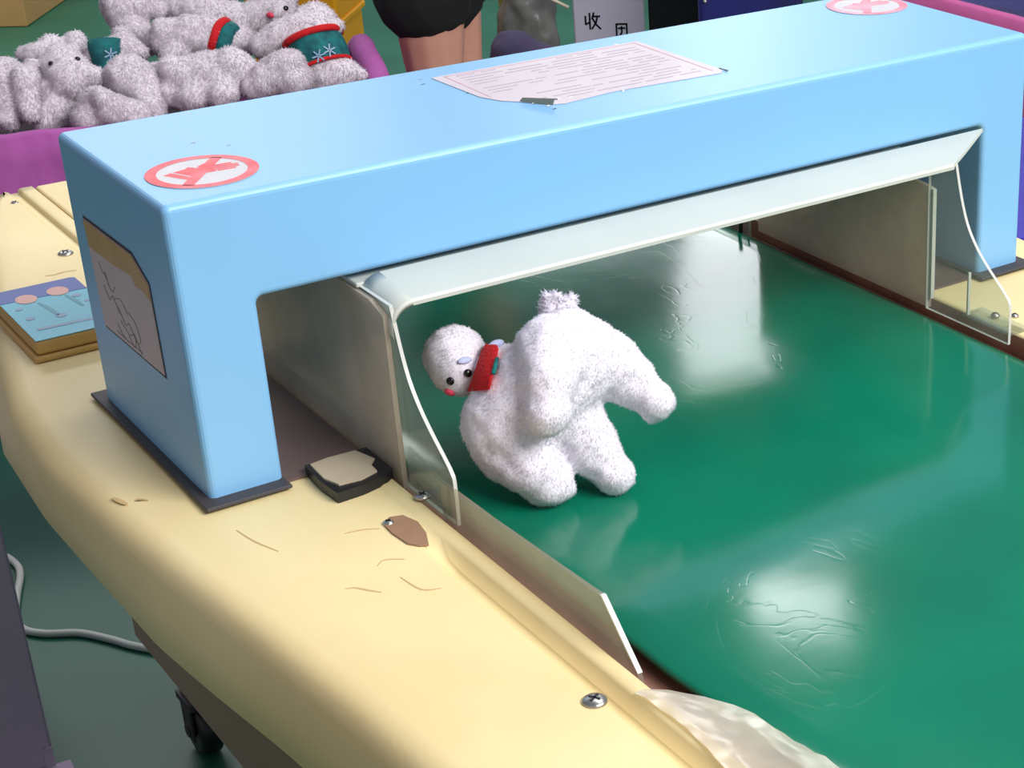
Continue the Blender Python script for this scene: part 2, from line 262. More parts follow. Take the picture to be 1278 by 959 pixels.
DATA = json.loads('''{"toy":{"body":[[0.2067,-0.1084,0.0494,0.0412,0.2284,-0.1131,0.069,0.0437],[0.2284,-0.1131,0.069,0.0437,0.2534,-0.1176,0.0931,0.0412],[0.2554,-0.115,0.0998,0.0362,0.2797,-0.1265,0.0891,0.0289],[0.2797,-0.1265,0.0891,0.0289,0.2938,-0.1429,0.0758,0.0214],[0.2938,-0.1429,0.0758,0.0214,0.2987,-0.1509,0.069,0.017],[0.3035,-0.1648,0.0616,0.0163,0.3035,-0.1648,0.0616,0.0163],[0.2982,-0.1655,0.0537,0.0088,0.2982,-0.1655,0.0537,0.0088],[0.2977,-0.1522,0.0656,0.0126,0.2977,-0.1522,0.0656,0.0126],[0.2376,-0.1245,0.1078,0.0308,0.2184,-0.1514,0.097,0.0212],[0.2184,-0.1514,0.097,0.0212,0.2112,-0.159,0.0872,0.0163],[0.208,-0.1645,0.0788,0.0181,0.208,-0.1645,0.0788,0.0181],[0.2024,-0.1138,0.0354,0.0325,0.2056,-0.1413,0.0223,0.0223],[0.2141,-0.1485,0.012,0.0193,0.2141,-0.1485,0.012,0.0193],[0.206,-0.1452,0.0028,0.0106,0.206,-0.1452,0.0028,0.0106],[0.2219,-0.1552,0.0066,0.01,0.2219,-0.1552,0.0066,0.01],[0.2481,-0.1292,0.045,0.0289,0.2582,-0.1495,0.0203,0.0202],[0.2637,-0.1608,0.009,0.0176,0.2637,-0.1608,0.009,0.0176],[0.2202,-0.0877,0.0725,0.0328,0.2239,-0.0634,0.0754,0.0217]],"head":[[0.1996,-0.0326,0.0833,0.0263,0.2053,-0.0378,0.0821,0.0269],[0.1965,-0.043,0.0786,0.0242,0.1927,-0.0544,0.0781,0.019]],"tail":[[0.2553,-0.0969,0.129,0.0081,0.2538,-0.0908,0.1369,0.005],[0.2593,-0.0989,0.1307,0.0081,0.261,-0.0958,0.138,0.0056],[0.2622,-0.1023,0.129,0.0081,0.268,-0.103,0.1352,0.005]],"eyes":[[0.1777,-0.066,0.0794,-0.7883,-0.6114,0.0696],[0.1904,-0.072,0.0849,-0.1195,-0.9266,0.3567]],"nose":[0.1782,-0.0614,0.068,-0.762,-0.3702,-0.5314],"scarf":[[0.1888,-0.0706,0.069,-0.2007,-0.8546,-0.4789],[0.191,-0.0787,0.0843,-0.8919,0.274,0.3598],[0.1998,-0.0715,0.0924,-0.6235,0.4936,0.6063],[0.2094,-0.0606,0.0957,0.1522,-0.8495,0.5052],[0.2153,-0.0568,0.0983,0.3703,-0.7058,0.6039],[0.1863,-0.1151,0.0877,-0.7348,-0.102,0.6706],[0.1944,-0.108,0.0963,-0.7201,0.1045,0.6859],[0.205,-0.0944,0.1009,-0.5348,0.4285,0.7282],[0.2117,-0.0852,0.1041,-0.2601,0.0759,0.9626],[0.2202,-0.0661,0.0995,-0.0653,0.345,0.9363]],"mark":[[0.1917,-0.0658,0.0933,-0.0496,-0.5983,0.7997],[0.2205,-0.0641,0.0987,-0.0749,0.3224,0.9436]],"neck":[0.2104,-0.0515,0.0778]},"pile":{"a":{"caps":[[0.4047,2.0965,-0.1663,0.038,0.4021,2.075,-0.2042,0.041],[0.4277,2.0521,-0.1637,0.0256,0.4158,2.0162,-0.2136,0.018],[0.4493,2.0759,-0.1437,0.0137,0.4493,2.0759,-0.1437,0.0137],[0.3845,2.0468,-0.2264,0.0211,0.3845,2.0468,-0.2264,0.0211]],"c":[0.406,2.0845,-0.184]},"b":{"caps":[[0.499,2.0755,-0.1572,0.0414,0.5015,2.0375,-0.1699,0.0427],[0.4984,2.121,-0.1302,0.0232,0.4984,2.121,-0.1302,0.0232],[0.5385,2.1071,-0.1249,0.0217,0.5385,2.1071,-0.1249,0.0217],[0.4846,2.1103,-0.1418,0.0277,0.4539,2.1358,-0.1392,0.0154],[0.4675,2.0421,-0.1824,0.0182,0.4561,2.0526,-0.1799,0.0137],[0.5238,2.0202,-0.17,0.0244,0.5347,2.0,-0.1661,0.0182],[0.4904,2.0554,-0.2006,0.043,0.4798,2.051,-0.221,0.046],[0.4632,2.0344,-0.2231,0.0335,0.4419,2.0276,-0.238,0.0228]],"c":[0.497,2.0684,-0.1713],"eyes":[[0.4706,2.0389,-0.1382,-0.7142,-0.191,0.6733],[0.5124,2.0201,-0.1325,0.2559,-0.4095,0.8757]]},"c":{"caps":[[0.5589,2.1151,-0.1601,0.025,0.5871,2.0948,-0.1576,0.0344],[0.5871,2.0948,-0.1576,0.0344,0.6169,2.0813,-0.142,0.0266],[0.6169,2.0813,-0.142,0.0266,0.6279,2.0671,-0.1512,0.0203],[0.619,2.1044,-0.1249,0.0188,0.619,2.1044,-0.1249,0.0188],[0.546,2.1014,-0.1758,0.0156,0.546,2.1014,-0.1758,0.0156],[0.5866,2.0848,-0.1745,0.025,0.5866,2.0848,-0.1745,0.025]],"c":[0.589,2.0949,-0.155],"nose":[0.6248,2.0475,-0.1555,-0.1554,-0.964,-0.2158],"vest":[0.5862,2.094,-0.1282,0.0347,0.5759,2.0691,-0.1813,0.0246],"motif":[[0.5792,2.0544,-0.1426,-0.1023,-0.9785,0.1792]]},"d":{"caps":[[0.5057,1.933,-0.191,0.0284,0.5245,1.9076,-0.2085,0.0329],[0.5245,1.9076,-0.2085,0.0329,0.5514,1.8836,-0.2135,0.0299],[0.4895,1.9302,-0.2159,0.0299,0.4895,1.9302,-0.2159,0.0299],[0.5102,1.9077,-0.1807,0.0208,0.5102,1.9077,-0.1807,0.0208]],"c":[0.5184,1.9155,-0.2035]},"e":{"caps":[[0.5782,1.971,-0.1658,0.0411,0.5915,1.9513,-0.181,0.0396],[0.5915,1.9513,-0.181,0.0396,0.5949,1.9329,-0.2063,0.0365],[0.5619,1.9602,-0.1581,0.0227,0.5516,1.9675,-0.1593,0.0136],[0.5873,1.9109,-0.2059,0.0272,0.5864,1.9007,-0.2236,0.0212],[0.6275,1.9545,-0.1762,0.0306,0.6275,1.9545,-0.1762,0.0306]],"c":[0.587,1.9547,-0.181]},"f":{"caps":[[0.6544,1.9309,-0.1785,0.0398,0.6936,1.9051,-0.171,0.0459],[0.6936,1.9051,-0.171,0.0459,0.7317,1.8802,-0.1634,0.0398],[0.6484,1.9184,-0.1606,0.0274,0.6382,1.92,-0.148,0.0212],[0.7313,1.8743,-0.1507,0.0336,0.7474,1.868,-0.1634,0.0275],[0.657,1.8882,-0.1986,0.0304,0.657,1.8882,-0.1986,0.0304],[0.7015,1.8583,-0.1911,0.0304,0.7015,1.8583,-0.1911,0.0304],[0.6347,1.9227,-0.1937,0.0305,0.6347,1.9227,-0.1937,0.0305]],"c":[0.6895,1.9067,-0.1735]},"g":{"caps":[[0.6907,2.0813,-0.1386,0.0332,0.727,2.0564,-0.1334,0.0411],[0.727,2.0564,-0.1334,0.0411,0.7617,2.0294,-0.1334,0.038],[0.6843,2.0708,-0.118,0.0204,0.6791,2.0806,-0.1089,0.0142],[0.7035,2.0491,-0.152,0.0284,0.6809,2.0475,-0.1599,0.0189],[0.7617,2.0294,-0.1334,0.0348,0.8034,2.0173,-0.1463,0.0287]],"c":[0.7227,2.0581,-0.136],"collar":[0.7663,2.0258,-0.1335,0.0396,0.7824,2.0084,-0.1414,0.0322]},"h":{"caps":[[0.6571,2.2127,-0.0986,0.0354,0.6834,2.1931,-0.0973,0.029],[0.6643,2.1856,-0.1335,0.0306,0.6778,2.1618,-0.1549,0.029],[0.6531,2.2125,-0.104,0.029,0.6646,2.1837,-0.1362,0.029],[0.7157,2.1909,-0.1059,0.0194,0.7157,2.1909,-0.1059,0.0194],[0.6415,2.2315,-0.0879,0.0161,0.6415,2.2315,-0.0879,0.0161]],"c":[0.6722,2.1885,-0.1188]},"i":{"caps":[[0.7647,2.2472,-0.1166,0.0331,0.808,2.1796,-0.1259,0.0362],[0.808,2.1796,-0.1259,0.0362,0.856,2.1322,-0.1425,0.0362],[0.8568,2.1332,-0.1397,0.0329,0.9126,2.1033,-0.118,0.0378],[0.9095,2.1465,-0.0977,0.0165,0.9095,2.1465,-0.0977,0.0165],[0.9388,2.0948,-0.0989,0.0148,0.9388,2.0948,-0.0989,0.0148],[0.9094,2.077,-0.1189,0.0261,0.9094,2.077,-0.1189,0.0261],[0.7791,2.259,-0.1023,0.0298,0.7791,2.259,-0.1023,0.0298]],"c":[0.8312,2.1599,-0.1287],"eyes":[[0.9127,2.0544,-0.1063,0.1256,-0.8673,0.4816],[0.9002,2.0535,-0.1254,-0.3527,-0.902,-0.249]],"nose":[0.8851,2.0676,-0.1183,-0.9316,-0.3626,0.0237]},"j":{"caps":[[0.9075,1.9052,-0.0967,0.0298,0.9152,1.8961,-0.1019,0.0283],[0.8869,1.9118,-0.0891,0.011,0.8866,1.9161,-0.0826,0.0063],[0.9232,1.8597,-0.1051,0.0156,0.9232,1.8597,-0.1051,0.0156],[0.8966,1.8866,-0.1178,0.0407,0.8877,1.8612,-0.17,0.0501],[0.8691,1.8985,-0.1102,0.0281,0.8409,1.914,-0.1206,0.0281],[0.8409,1.914,-0.1206,0.0281,0.8162,1.9345,-0.1411,0.0266],[0.8922,1.848,-0.1856,0.047,0.9191,1.8146,-0.1831,0.025],[0.9191,1.8146,-0.1831,0.025,0.9341,1.7896,-0.1819,0.0109]],"c":[0.8856,1.8773,-0.1465],"vest":[0.888,1.8809,-0.1286,0.0522,0.8892,1.8518,-0.1742,0.0522],"motif":[[0.8421,1.8408,-0.1485,-0.8957,-0.3509,0.2731],[0.8882,1.8143,-0.1361,-0.0144,-0.8587,0.5123],[0.8679,1.815,-0.1431,-0.4058,-0.7742,0.4857]]},"k":{"caps":[[0.8142,1.8273,-0.1573,0.0337,0.7936,1.8354,-0.17,0.0368],[0.7936,1.8354,-0.17,0.0368,0.7526,1.8446,-0.1838,0.026],[0.8148,1.8142,-0.1777,0.0337,0.8148,1.8142,-0.1777,0.0337],[0.8083,1.8476,-0.1547,0.0231,0.8083,1.8476,-0.1547,0.0231]],"c":[0.7932,1.8349,-0.1713]}}}''')

# ------------------------------------------------------------------ setting
fb = bmesh.new(); bm_box(fb,-4,9,-5,11,-.80,-.75)
setp(obj('floor', from_bm('floor',fb), 'floor'), 'dark green painted workshop floor', kind='structure')
wb_ = bmesh.new(); bm_box(wb_,-2.3,-2.2,-5,11,-.75,2.6)  # wall added out of view to block light from the left
setp(obj('shading_wall_left', from_bm('wall',wb_), 'wall'), 'plain grey wall added out of view to shade the left side', kind='structure')

# ------------------------------------------------------------------ conveyor table
HC = .4267            # symmetry plane of the machine in x
ZB = -.006            # belt level
table = thing('conveyor_table', 'cream yellow conveyor table with a wide green belt running under the blue arch', 'conveyor', (HC,.12,-.75))
ycr = [-.80,-.60,-.41,-.32,-.196,-.05,.035,.18,.294,.47,.64,.78,.85,.885,.895]
xcr = [.030,-.004,-.020,-.026,-.038,-.054,-.062,-.069,-.062,-.028,.012,.044,.066,.080,.086]
ysk = [-.80,-.41,-.223,-.128,-.041,.011,.095,.216,.37,.47,.64,.78,.85,.885,.895]
xsk = [.022,-.031,-.0487,-.0607,-.0696,-.0706,-.0728,-.0747,-.066,-.045,.000,.032,.054,.068,.074]
GX = .1075            # groove centre
def profile(y):
    xc = float(np.interp(y,ycr,xcr)); xs = float(np.interp(y,ysk,xsk))
    xs = min(xs, xc-.005)
    g = 0.012*max(0,min(1,(-.150-y)/.03)) if y < 0.2 else .0035*max(0,min(1,(y-.30)/.03))
    p = [(xs+.006,-.084),(xs,-.080),(xs+.2*(xc-xs)-.002,-.050),(xc-.0085,-.020),(xc-.004,-.009),(xc+.004,-.0025),(xc+.014,0.0)]
    for k in (.3,.65): p.append((xc+.014+(GX-.014-xc-.014)*k, 0))
    hw = .0095 if y < .2 else .0060
    p += [(GX-hw-.004,0),(GX-hw,-.0008*min(1,g/.006)),(GX-.004,-g),(GX+.005,-g),(GX+hw-.001,-.0008*min(1,g/.006)),(GX+hw+.002,0.0012),(.1285,.0012),(.1307,-.0012),(.131,-.022)]
    return p
def cover(name, y0, y1, mirror, parent, cut=None):
    n = int((y1-y0)/.02)+1; ys = np.linspace(y0,y1,n); bm = bmesh.new(); rows = []
    for y in ys:
        pr = profile(float(y)); rows.append([bm.verts.new(((2*HC-x) if mirror else x, y, z)) for x,z in pr])
    for a,b in zip(rows[:-1],rows[1:]):
        for k in range(len(a)-1): f_=bm.faces.new((a[k],a[k+1],b[k+1],b[k])); f_.material_index = 1 if k==len(a)-2 else 0
    # end caps
    for r in (rows[0],rows[-1]):
        c = [bm.verts.new((r[0].co.x if k==0 else r[-1].co.x, r[0].co.y, -.084)) for k in (1,)]
        bm.faces.new(list(r)+c)
    return obj(name, from_bm(name,bm,True), ['yellow','brown'], parent)
cl = cover('top_cover', -.80, .895, False, table); cr = cover('top_cover', -.80, .895, True, table)
setp(cl, 'left cream yellow cover with groove, chipped edges and screws'); setp(cr, 'right cream yellow cover beyond the belt')
box('bed_board','brown',table,(.1312,2*HC-.1312,-.80,.555,-.040,-.022))
box('end_cover','yellow',table,(.1315,2*HC-.1315,.560,.895,-.05,.0010),.004,3)
# belt: flat with softly rolled edges
bb = bmesh.new(); ys = np.linspace(-.84,.555,80); rows = []
def beltx(y): return .1575+.012*max(0,(-.40-y)/.2), .7000
def bz(x,y,xl,xr):
    d = min(x-xl, xr-x); e = max(0,1-d/.022)
    return ZB - .0035*e*e + .0009*noise.noise(Vector((x*5,y*5,.3)))
for y in ys:
    xl,xr = beltx(y); us = [0,.004,.010,.018,.03,.05]; xs = [xl+u for u in us]+list(np.linspace(xl+.075,xr-.075,28))+[xr-u for u in us[::-1]]
    rows.append([bb.verts.new((x,y,bz(x,y,xl,xr))) for x in xs])
for a,b in zip(rows[:-1],rows[1:]):
    for k in range(len(a)-1): bb.faces.new((a[k],a[k+1],b[k+1],b[k]))
ext = bmesh.ops.extrude_face_region(bb, geom=list(bb.faces)); bmesh.ops.translate(bb, vec=(0,0,-.004), verts=[v for v in ext['geom'] if isinstance(v,bmesh.types.BMVert)])
belt = obj('belt', from_bm('belt',bb,True), 'belt', table); setp(belt,'shiny green belt')
# crease bumps and scuffs on the belt material
nt = M['belt'].node_tree; N = nt.nodes; L = nt.links; P_ = N['Principled BSDF']
tc = N.new('ShaderNodeTexCoord'); mp = N.new('ShaderNodeMapping'); mp.inputs['Scale'].default_value = (1,.45,1); mp.inputs['Rotation'].default_value = (0,0,.5)
L.new(tc.outputs['Object'],mp.inputs['Vector'])
n1 = N.new('ShaderNodeTexNoise'); n1.inputs['Scale'].default_value = 16; n1.inputs['Detail'].default_value = 3; n1.inputs['Distortion'].default_value = 1.5; L.new(mp.outputs[0],n1.inputs['Vector'])
rp = N.new('ShaderNodeValToRGB'); rp.color_ramp.elements[0].position = .485; rp.color_ramp.elements[0].color = (1,1,1,1); rp.color_ramp.elements[1].position = .5; rp.color_ramp.elements[1].color = (0,0,0,1)
e = rp.color_ramp.elements.new(.515); e.color = (1,1,1,1); L.new(n1.outputs['Fac'],rp.inputs['Fac'])
b1 = N.new('ShaderNodeBump'); b1.inputs['Strength'].default_value = .022; b1.inputs['Distance'].default_value = .001; L.new(rp.outputs['Color'],b1.inputs['Height'])
n2 = N.new('ShaderNodeTexNoise'); n2.inputs['Scale'].default_value = 9; n2.inputs['Detail'].default_value = 4; L.new(tc.outputs['Object'],n2.inputs['Vector'])
b2 = N.new('ShaderNodeBump'); b2.inputs['Strength'].default_value = .05; b2.inputs['Distance'].default_value = .004; L.new(n2.outputs['Fac'],b2.inputs['Height']); L.new(b1.outputs['Normal'],b2.inputs['Normal']); L.new(b2.outputs['Normal'],P_.inputs['Normal'])
mr = N.new('ShaderNodeMapRange'); mr.inputs[3].default_value = .07; mr.inputs[4].default_value = .16; L.new(n2.outputs['Fac'],mr.inputs[0]); L.new(mr.outputs[0],P_.inputs['Roughness'])
box('belt_return','under',table,(.17,.69,-.78,.54,-.12,-.085))
# apron, legs, casters
for s in (0,1):
    X = lambda x: 2*HC-x if s else x
    x0,x1 = sorted((X(-.030),X(-.016)))
    a = box('apron_panel','apron',table,(x0,x1,-.74,.18,-.195,-.075))
    x0,x1 = sorted((X(.10),X(.112))); box('apron_panel','apron',table,(x0,x1,.18,.84,-.195,-.075))
    for yy in (-.68,.77):
        x0,x1 = sorted((X(.160),X(.200))); leg = box('leg','dark_plate',table,(x0,x1,yy-.022,yy+.022,-.66,-.03))
        cx = X(.178)
        wb = bmesh.new(); prof = [(.012,-.014),(.034,-.014),(.038,-.010),(.038,.010),(.034,.014),(.012,.014)]
        rings = [[wb.verts.new((cx+t, yy+.01+q*math.cos(a_), -.711+q*math.sin(a_))) for a_ in (2*math.pi*k/24 for k in range(24))] for q,t in prof]
        for i in range(len(rings)):
            A,B = rings[i],rings[(i+1)%len(rings)]
            for k in range(24): wb.faces.new((A[k],A[(k+1)%24],B[(k+1)%24],B[k]))
        cst = obj('caster', from_bm('caster',wb,True), 'black_plastic', table)
        fk = bmesh.new()
        for t in (-.020,.017): bm_box(fk,cx+t,cx+t+.003,yy-.006,yy+.024,-.722,-.664)
        bm_box(fk,cx-.022,cx+.022,yy-.02,yy+.03,-.668,-.658); tube_bm(fk,[(cx-.022,yy+.01,-.711),(cx+.022,yy+.01,-.711)],.009,12)
        obj('caster_fork', from_bm('fork',fk), 'dark_plate', cst)
    box('rail','dark_plate',table,tuple(sorted((X(.13),X(.17))))+(-.74,.86,-.075,-.0405))
# base board under the arch and screws, cracks, patch of tape in the groove
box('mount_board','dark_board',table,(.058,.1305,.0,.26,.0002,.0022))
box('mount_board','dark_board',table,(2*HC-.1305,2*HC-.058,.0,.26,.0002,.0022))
screw(cl,(.0937,-.4104,0),.0085); screw(cl,(.0888,.6423,0),.008); screw(cl,(.096,.8493,-.002),.005); screw(cl,(.0945,-.1115,0.0),.0045)
screw(cr,(.7520,-.100,0.0),.004)
def strip(name, pts, wdt, z, m, parent, th=.0004):
    bm = bmesh.new(); P2 = smooth_path([(x,y,0) for x,y in pts],4); L1=[];R1=[]
    for i,p in enumerate(P2):
        t=(P2[min(i+1,len(P2)-1)]-P2[max(i-1,0)]).normalized(); nn=Vector((-t.y,t.x,0)); k=wdt*(.35+.65*math.sin(math.pi*(i+.5)/len(P2)))
        L1.append(p+nn*k); R1.append(p-nn*k)
    prism_bm(bm,[(v.x,v.y,z) for v in L1+R1[::-1]],(0,0,th)); return obj(name, from_bm(name,bm), m, parent)
for pts,wd in [([(.052,.589),(.060,.586),(.070,.588),(.082,.586)],.0012),([(-.056,.060),(-.053,.050),(-.051,.042)],.0022),([(-.0446,.043),(-.041,.045),(-.036,.038)],.0016),
               ([(.028,-.181),(.034,-.184),(.040,-.193),(.046,-.201)],.0008),([(.060,-.165),(.068,-.160),(.080,-.168)],.0007),([(.0,-.05),(.004,-.075),(.012,-.10)],.0007),
               ([(.062,-.105),(.075,-.108),(.086,-.114)],.0008),([(.066,-.190),(.070,-.215),(.082,-.222)],.0007)]:
    strip('scratch', pts, wd, .00005, 'stain', cl, .0003)
prism('tape_patch','patch',cl,[(.0905,-.113,.0004),(.0985,-.104,.0004),(.108,-.108,.0008),(.1125,-.124,.0006),(.110,-.143,0),(.1035,-.1600,-.0004),(.097,-.158,0),(.0915,-.150,.0003),(.0895,-.128,.0004)],(0,0,.0012))

# ------------------------------------------------------------------ detector arch
H,D,X1,X2,ZH,WA = .2406,.2417,.0592,.7941,.1573,.850
arch = thing('detector_arch', 'sky blue needle detector arch standing across the green belt', 'detector', (HC,.12,.002))
def fillet(pts, rad, seg=5):
    out=[]; n=len(pts)
    for i,p in enumerate(pts):
        r=rad[i]
        if r==0: out.append(p); continue
        P0,P1,P2=Vector(pts[i-1]),Vector(p),Vector(pts[(i+1)%n]); a=(P0-P1).normalized(); b=(P2-P1).normalized()
        c=P1+(a+b)*r
        for k in range(seg+1):
            t=k/seg; q0=P1+a*r; q2=P1+b*r; ang=t*math.pi/2; out.append(tuple(c-b*r*math.cos(ang)-a*r*math.sin(ang)))
    return out
outl = fillet([(0,.003),(0,H),(WA,H),(WA,.003),(X2,.003),(X2,ZH),(X1,ZH),(X1,.003)],[0,.006,.006,0,0,.006,.006,0])
ab = bmesh.new(); prism_bm(ab,[(x,0,z) for x,z in outl],(0,D,0))
bmesh.ops.recalc_face_normals(ab, faces=ab.faces)
es = [e for e in ab.edges if abs(e.verts[0].co.y-e.verts[1].co.y)<1e-6 and max(v.co.z for v in e.verts)>.0035]
bmesh.ops.bevel(ab, geom=es, offset=.0055, segments=4, affect='EDGES', profile=.5)
housing = obj('housing', from_bm('housing',ab,False), 'blue', arch)
for p in housing.data.polygons: p.use_smooth = p.area < 6e-5 or False
for xa,xb in ((-.0085,.0600),(WA-.062,WA+.0095)):
    box('foot_plate','dark_plate',arch,(xa,xb,-.0145,.258,.0022,.0052),.0006,1)
zt = H+.0002
def no_touch(cx,cy,r,red,label):
    st = obj('sticker', None or (lambda bm:(prism_bm(bm,[(x,y,zt) for x,y in disc_pts(cx,cy,r,56)],(0,0,.0003)),from_bm('sticker',bm))[1])(bmesh.new()), 'sticker_white', arch); setp(st,label)
    bm = bmesh.new(); o_=disc_pts(cx,cy,r,56); i_=disc_pts(cx,cy,r*.80,56); z1=zt+.0005
    for k in range(56):
        j=(k+1)%56; bm.faces.new([bm.verts.new((*q,z1)) for q in (o_[k],o_[j],i_[j],i_[k])])
    bmesh.ops.remove_doubles(bm,verts=bm.verts,dist=1e-6)
    a=math.radians(52); c,s=math.cos(a),math.sin(a); hw=r*.105; L0=r*.84
    bm.faces.new([bm.verts.new((cx+u*c-v*s,cy+u*s+v*c,z1)) for u,v in ((-L0,-hw),(L0,-hw),(L0,hw),(-L0,hw))])
    obj('prohibition_ring', from_bm('ring',bm), red, st)
    hb = bmesh.new()   # reaching hand with a cuff, fingers to the right
    def poly(pp): hb.faces.new([hb.verts.new((cx+r*x,cy+r*y,zt+.0004)) for x,y in pp])
    poly([(-.66,.16),(-.40,-.34),(-.26,-.27),(-.50,.24)]); poly([(-.46,.25),(-.22,-.26),(.06,-.12),(-.04,.30),(-.12,.40),(-.22,.30)])
    poly([(-.02,.24),(.06,-.14),(.22,-.14),(.26,.26),(.10,.30)])
    for y0,y1,xe in ((.16,.25,.60),(.05,.14,.68),(-.06,.03,.66),(-.16,-.08,.56)): poly([(.24,y0),(xe,y0-.02),(xe+.04,y0+.04),(xe,y1-.02),(.24,y1)])
    poly([(.0,.30),(.18,.44),(.34,.44),(.40,.38),(.22,.34),(.12,.26)])
    obj('hand_print', from_bm('hand',hb), red, st)
no_touch(.0545,.0645,.0415,'sticker_red','round red and white no-touching sticker at the near left end')
no_touch(.800,.188,.0420,'sticker_pink','faded round no-touching sticker at the far right end')
# paper notice on top
pp = [(.315,.2045),(.532,.2055),(.5352,.070),(.5285,.0588),(.420,.0655),(.365,.0585),(.3545,.0640),(.3390,.0865),(.3275,.099),(.3190,.1215)]
notice = prism('paper_notice','paper',arch,[(x,y,zt) for x,y in pp],(0,0,.0004)); setp(notice,'creased white paper notice taped on top')
lb = bmesh.new()
for r_ in range(15):
    y = .194-.0085*r_
    x = .335 if y > .11 else .352
    while x < .515:
        l = random.uniform(.008,.05)
        if random.random()<.8: bm_box(lb,x,min(x+l,.517),y,y+.0016,zt+.00035,zt+.00055)
        x += l+random.uniform(.003,.012)
o = obj('printed_lines', from_bm('lines',lb), 'ink', notice); setp(o,kind='stuff')
bdr = bmesh.new()
for x0,x1,y0,y1 in ((.3255,.3266,.115,.2005),(.3255,.526,.1995,.2005),(.525,.5262,.070,.2005)): bm_box(bdr,x0,x1,y0,y1,zt+.00035,zt+.00055)
obj('printed_border', from_bm('border',bdr), 'ink_pink', notice)
cu = bmesh.new(); cs=[]   # curled corner
for k in range(7):
    t=k/6; cs.append([cu.verts.new((.3385+.0035*t+.016*u, .0870-.028*u-.006*t+.002*t, zt+.0006+.006*math.sin(t*2.2)*(.6+.4*u))) for u in (0,.25,.5,.75,1)])
for a,b in zip(cs[:-1],cs[1:]):
    for k in range(4): cu.faces.new((a[k],a[k+1],b[k+1],b[k]))
obj('curled_corner', from_bm('curl',cu,True), 'grey_card', notice)
tb = bmesh.new()
for _ in range(16):
    x=random.uniform(.31,.535); y=random.choice((.2045,.2035,.062,.072)) if random.random()<.75 else random.uniform(.07,.2)
    bmesh.ops.create_cone(tb,segments=5,radius1=random.uniform(.0008,.0020),radius2=.0004,depth=.0006,cap_ends=True,matrix=Matrix.Translation((x,y+random.uniform(-.004,.004),zt+.0007))@Matrix.Rotation(random.random()*6,4,'Z')@Matrix.Diagonal((1.6,.8,1,1)))
setp(obj('torn_flecks', from_bm('flecks',tb), 'white_print', notice), kind='stuff')
prism('torn_edge','ink_dark',notice,[(.5345,.0725,zt+.0004),(.5362,.0600,zt+.0004),(.5346,.0602,zt+.0004)],(0,0,.0008))
for x,y in ((.306,.207),(.3515,.0505),(.300,.19),(.318,.140),(.341,.152),(.0765,.142),(.096,.118)):
    prism('scuff','ink_dark' if y<.2 and x>.2 else 'ink',housing,[(x-.002,y,zt),(x+.001,y+.0009,zt),(x+.002,y,zt),(x-.001,y-.0008,zt)],(0,0,.0002))
# taped drawing on the left face
sp = [(.2052,.1772),(.0915,.1790),(.0605,.1640),(.0588,.0895),(.1985,.0866)]
dr = prism('side_drawing','paper_side',arch,[(-.0010,y,z) for y,z in sp],(.0007,0,0)); setp(dr,'paper sheet with a line drawing taped on the left face')
prism('dark_outline','ink_dark',arch,[(-.0004,y,z) for y,z in [(.2070,.1795),(.0905,.1815),(.0588,.1655),(.0570,.0870),(.2000,.0845)]],(.0002,0,0))  # thin dark outline showing round the sheet
prism('tape_band','tan_tape',dr,[(-.0014,y,z) for y,z in [(.2045,.1766),(.0915,.1786),(.0612,.1635),(.0608,.1500),(.075,.154),(.092,.1535),(.100,.160),(.140,.1560),(.2015,.1545)]],(.0004,0,0))
bm = bmesh.new()
lines = [[(.183,.147),(.176,.139),(.170,.141),(.166,.131)],[(.172,.140),(.160,.128),(.150,.135)],[(.180,.128),(.170,.118),(.160,.124),(.150,.112)],[(.158,.122),(.140,.127),(.128,.118)],[(.150,.118),(.138,.106),(.128,.110),(.118,.098)],
         [(.150,.106),(.132,.099),(.120,.104),(.112,.095)],[(.135,.098),(.124,.091),(.116,.099),(.108,.090)],[(.160,.100),(.150,.093),(.138,.091)],[(.165,.0925),(.14,.0915),(.105,.0925)],[(.125,.121),(.112,.116),(.105,.104),(.112,.098)]]
for ln in lines:
    tube_bm(bm,[(-.0011,y,z) for y,z in smooth_path([(y,z,0) for y,z in ln],4) and [(v.x,v.y) for v in smooth_path([(y,z,0) for y,z in ln],4)]],.00032,4)
setp(obj('line_drawing', from_bm('drawing',bm), 'drawing_ink', dr), kind='stuff')

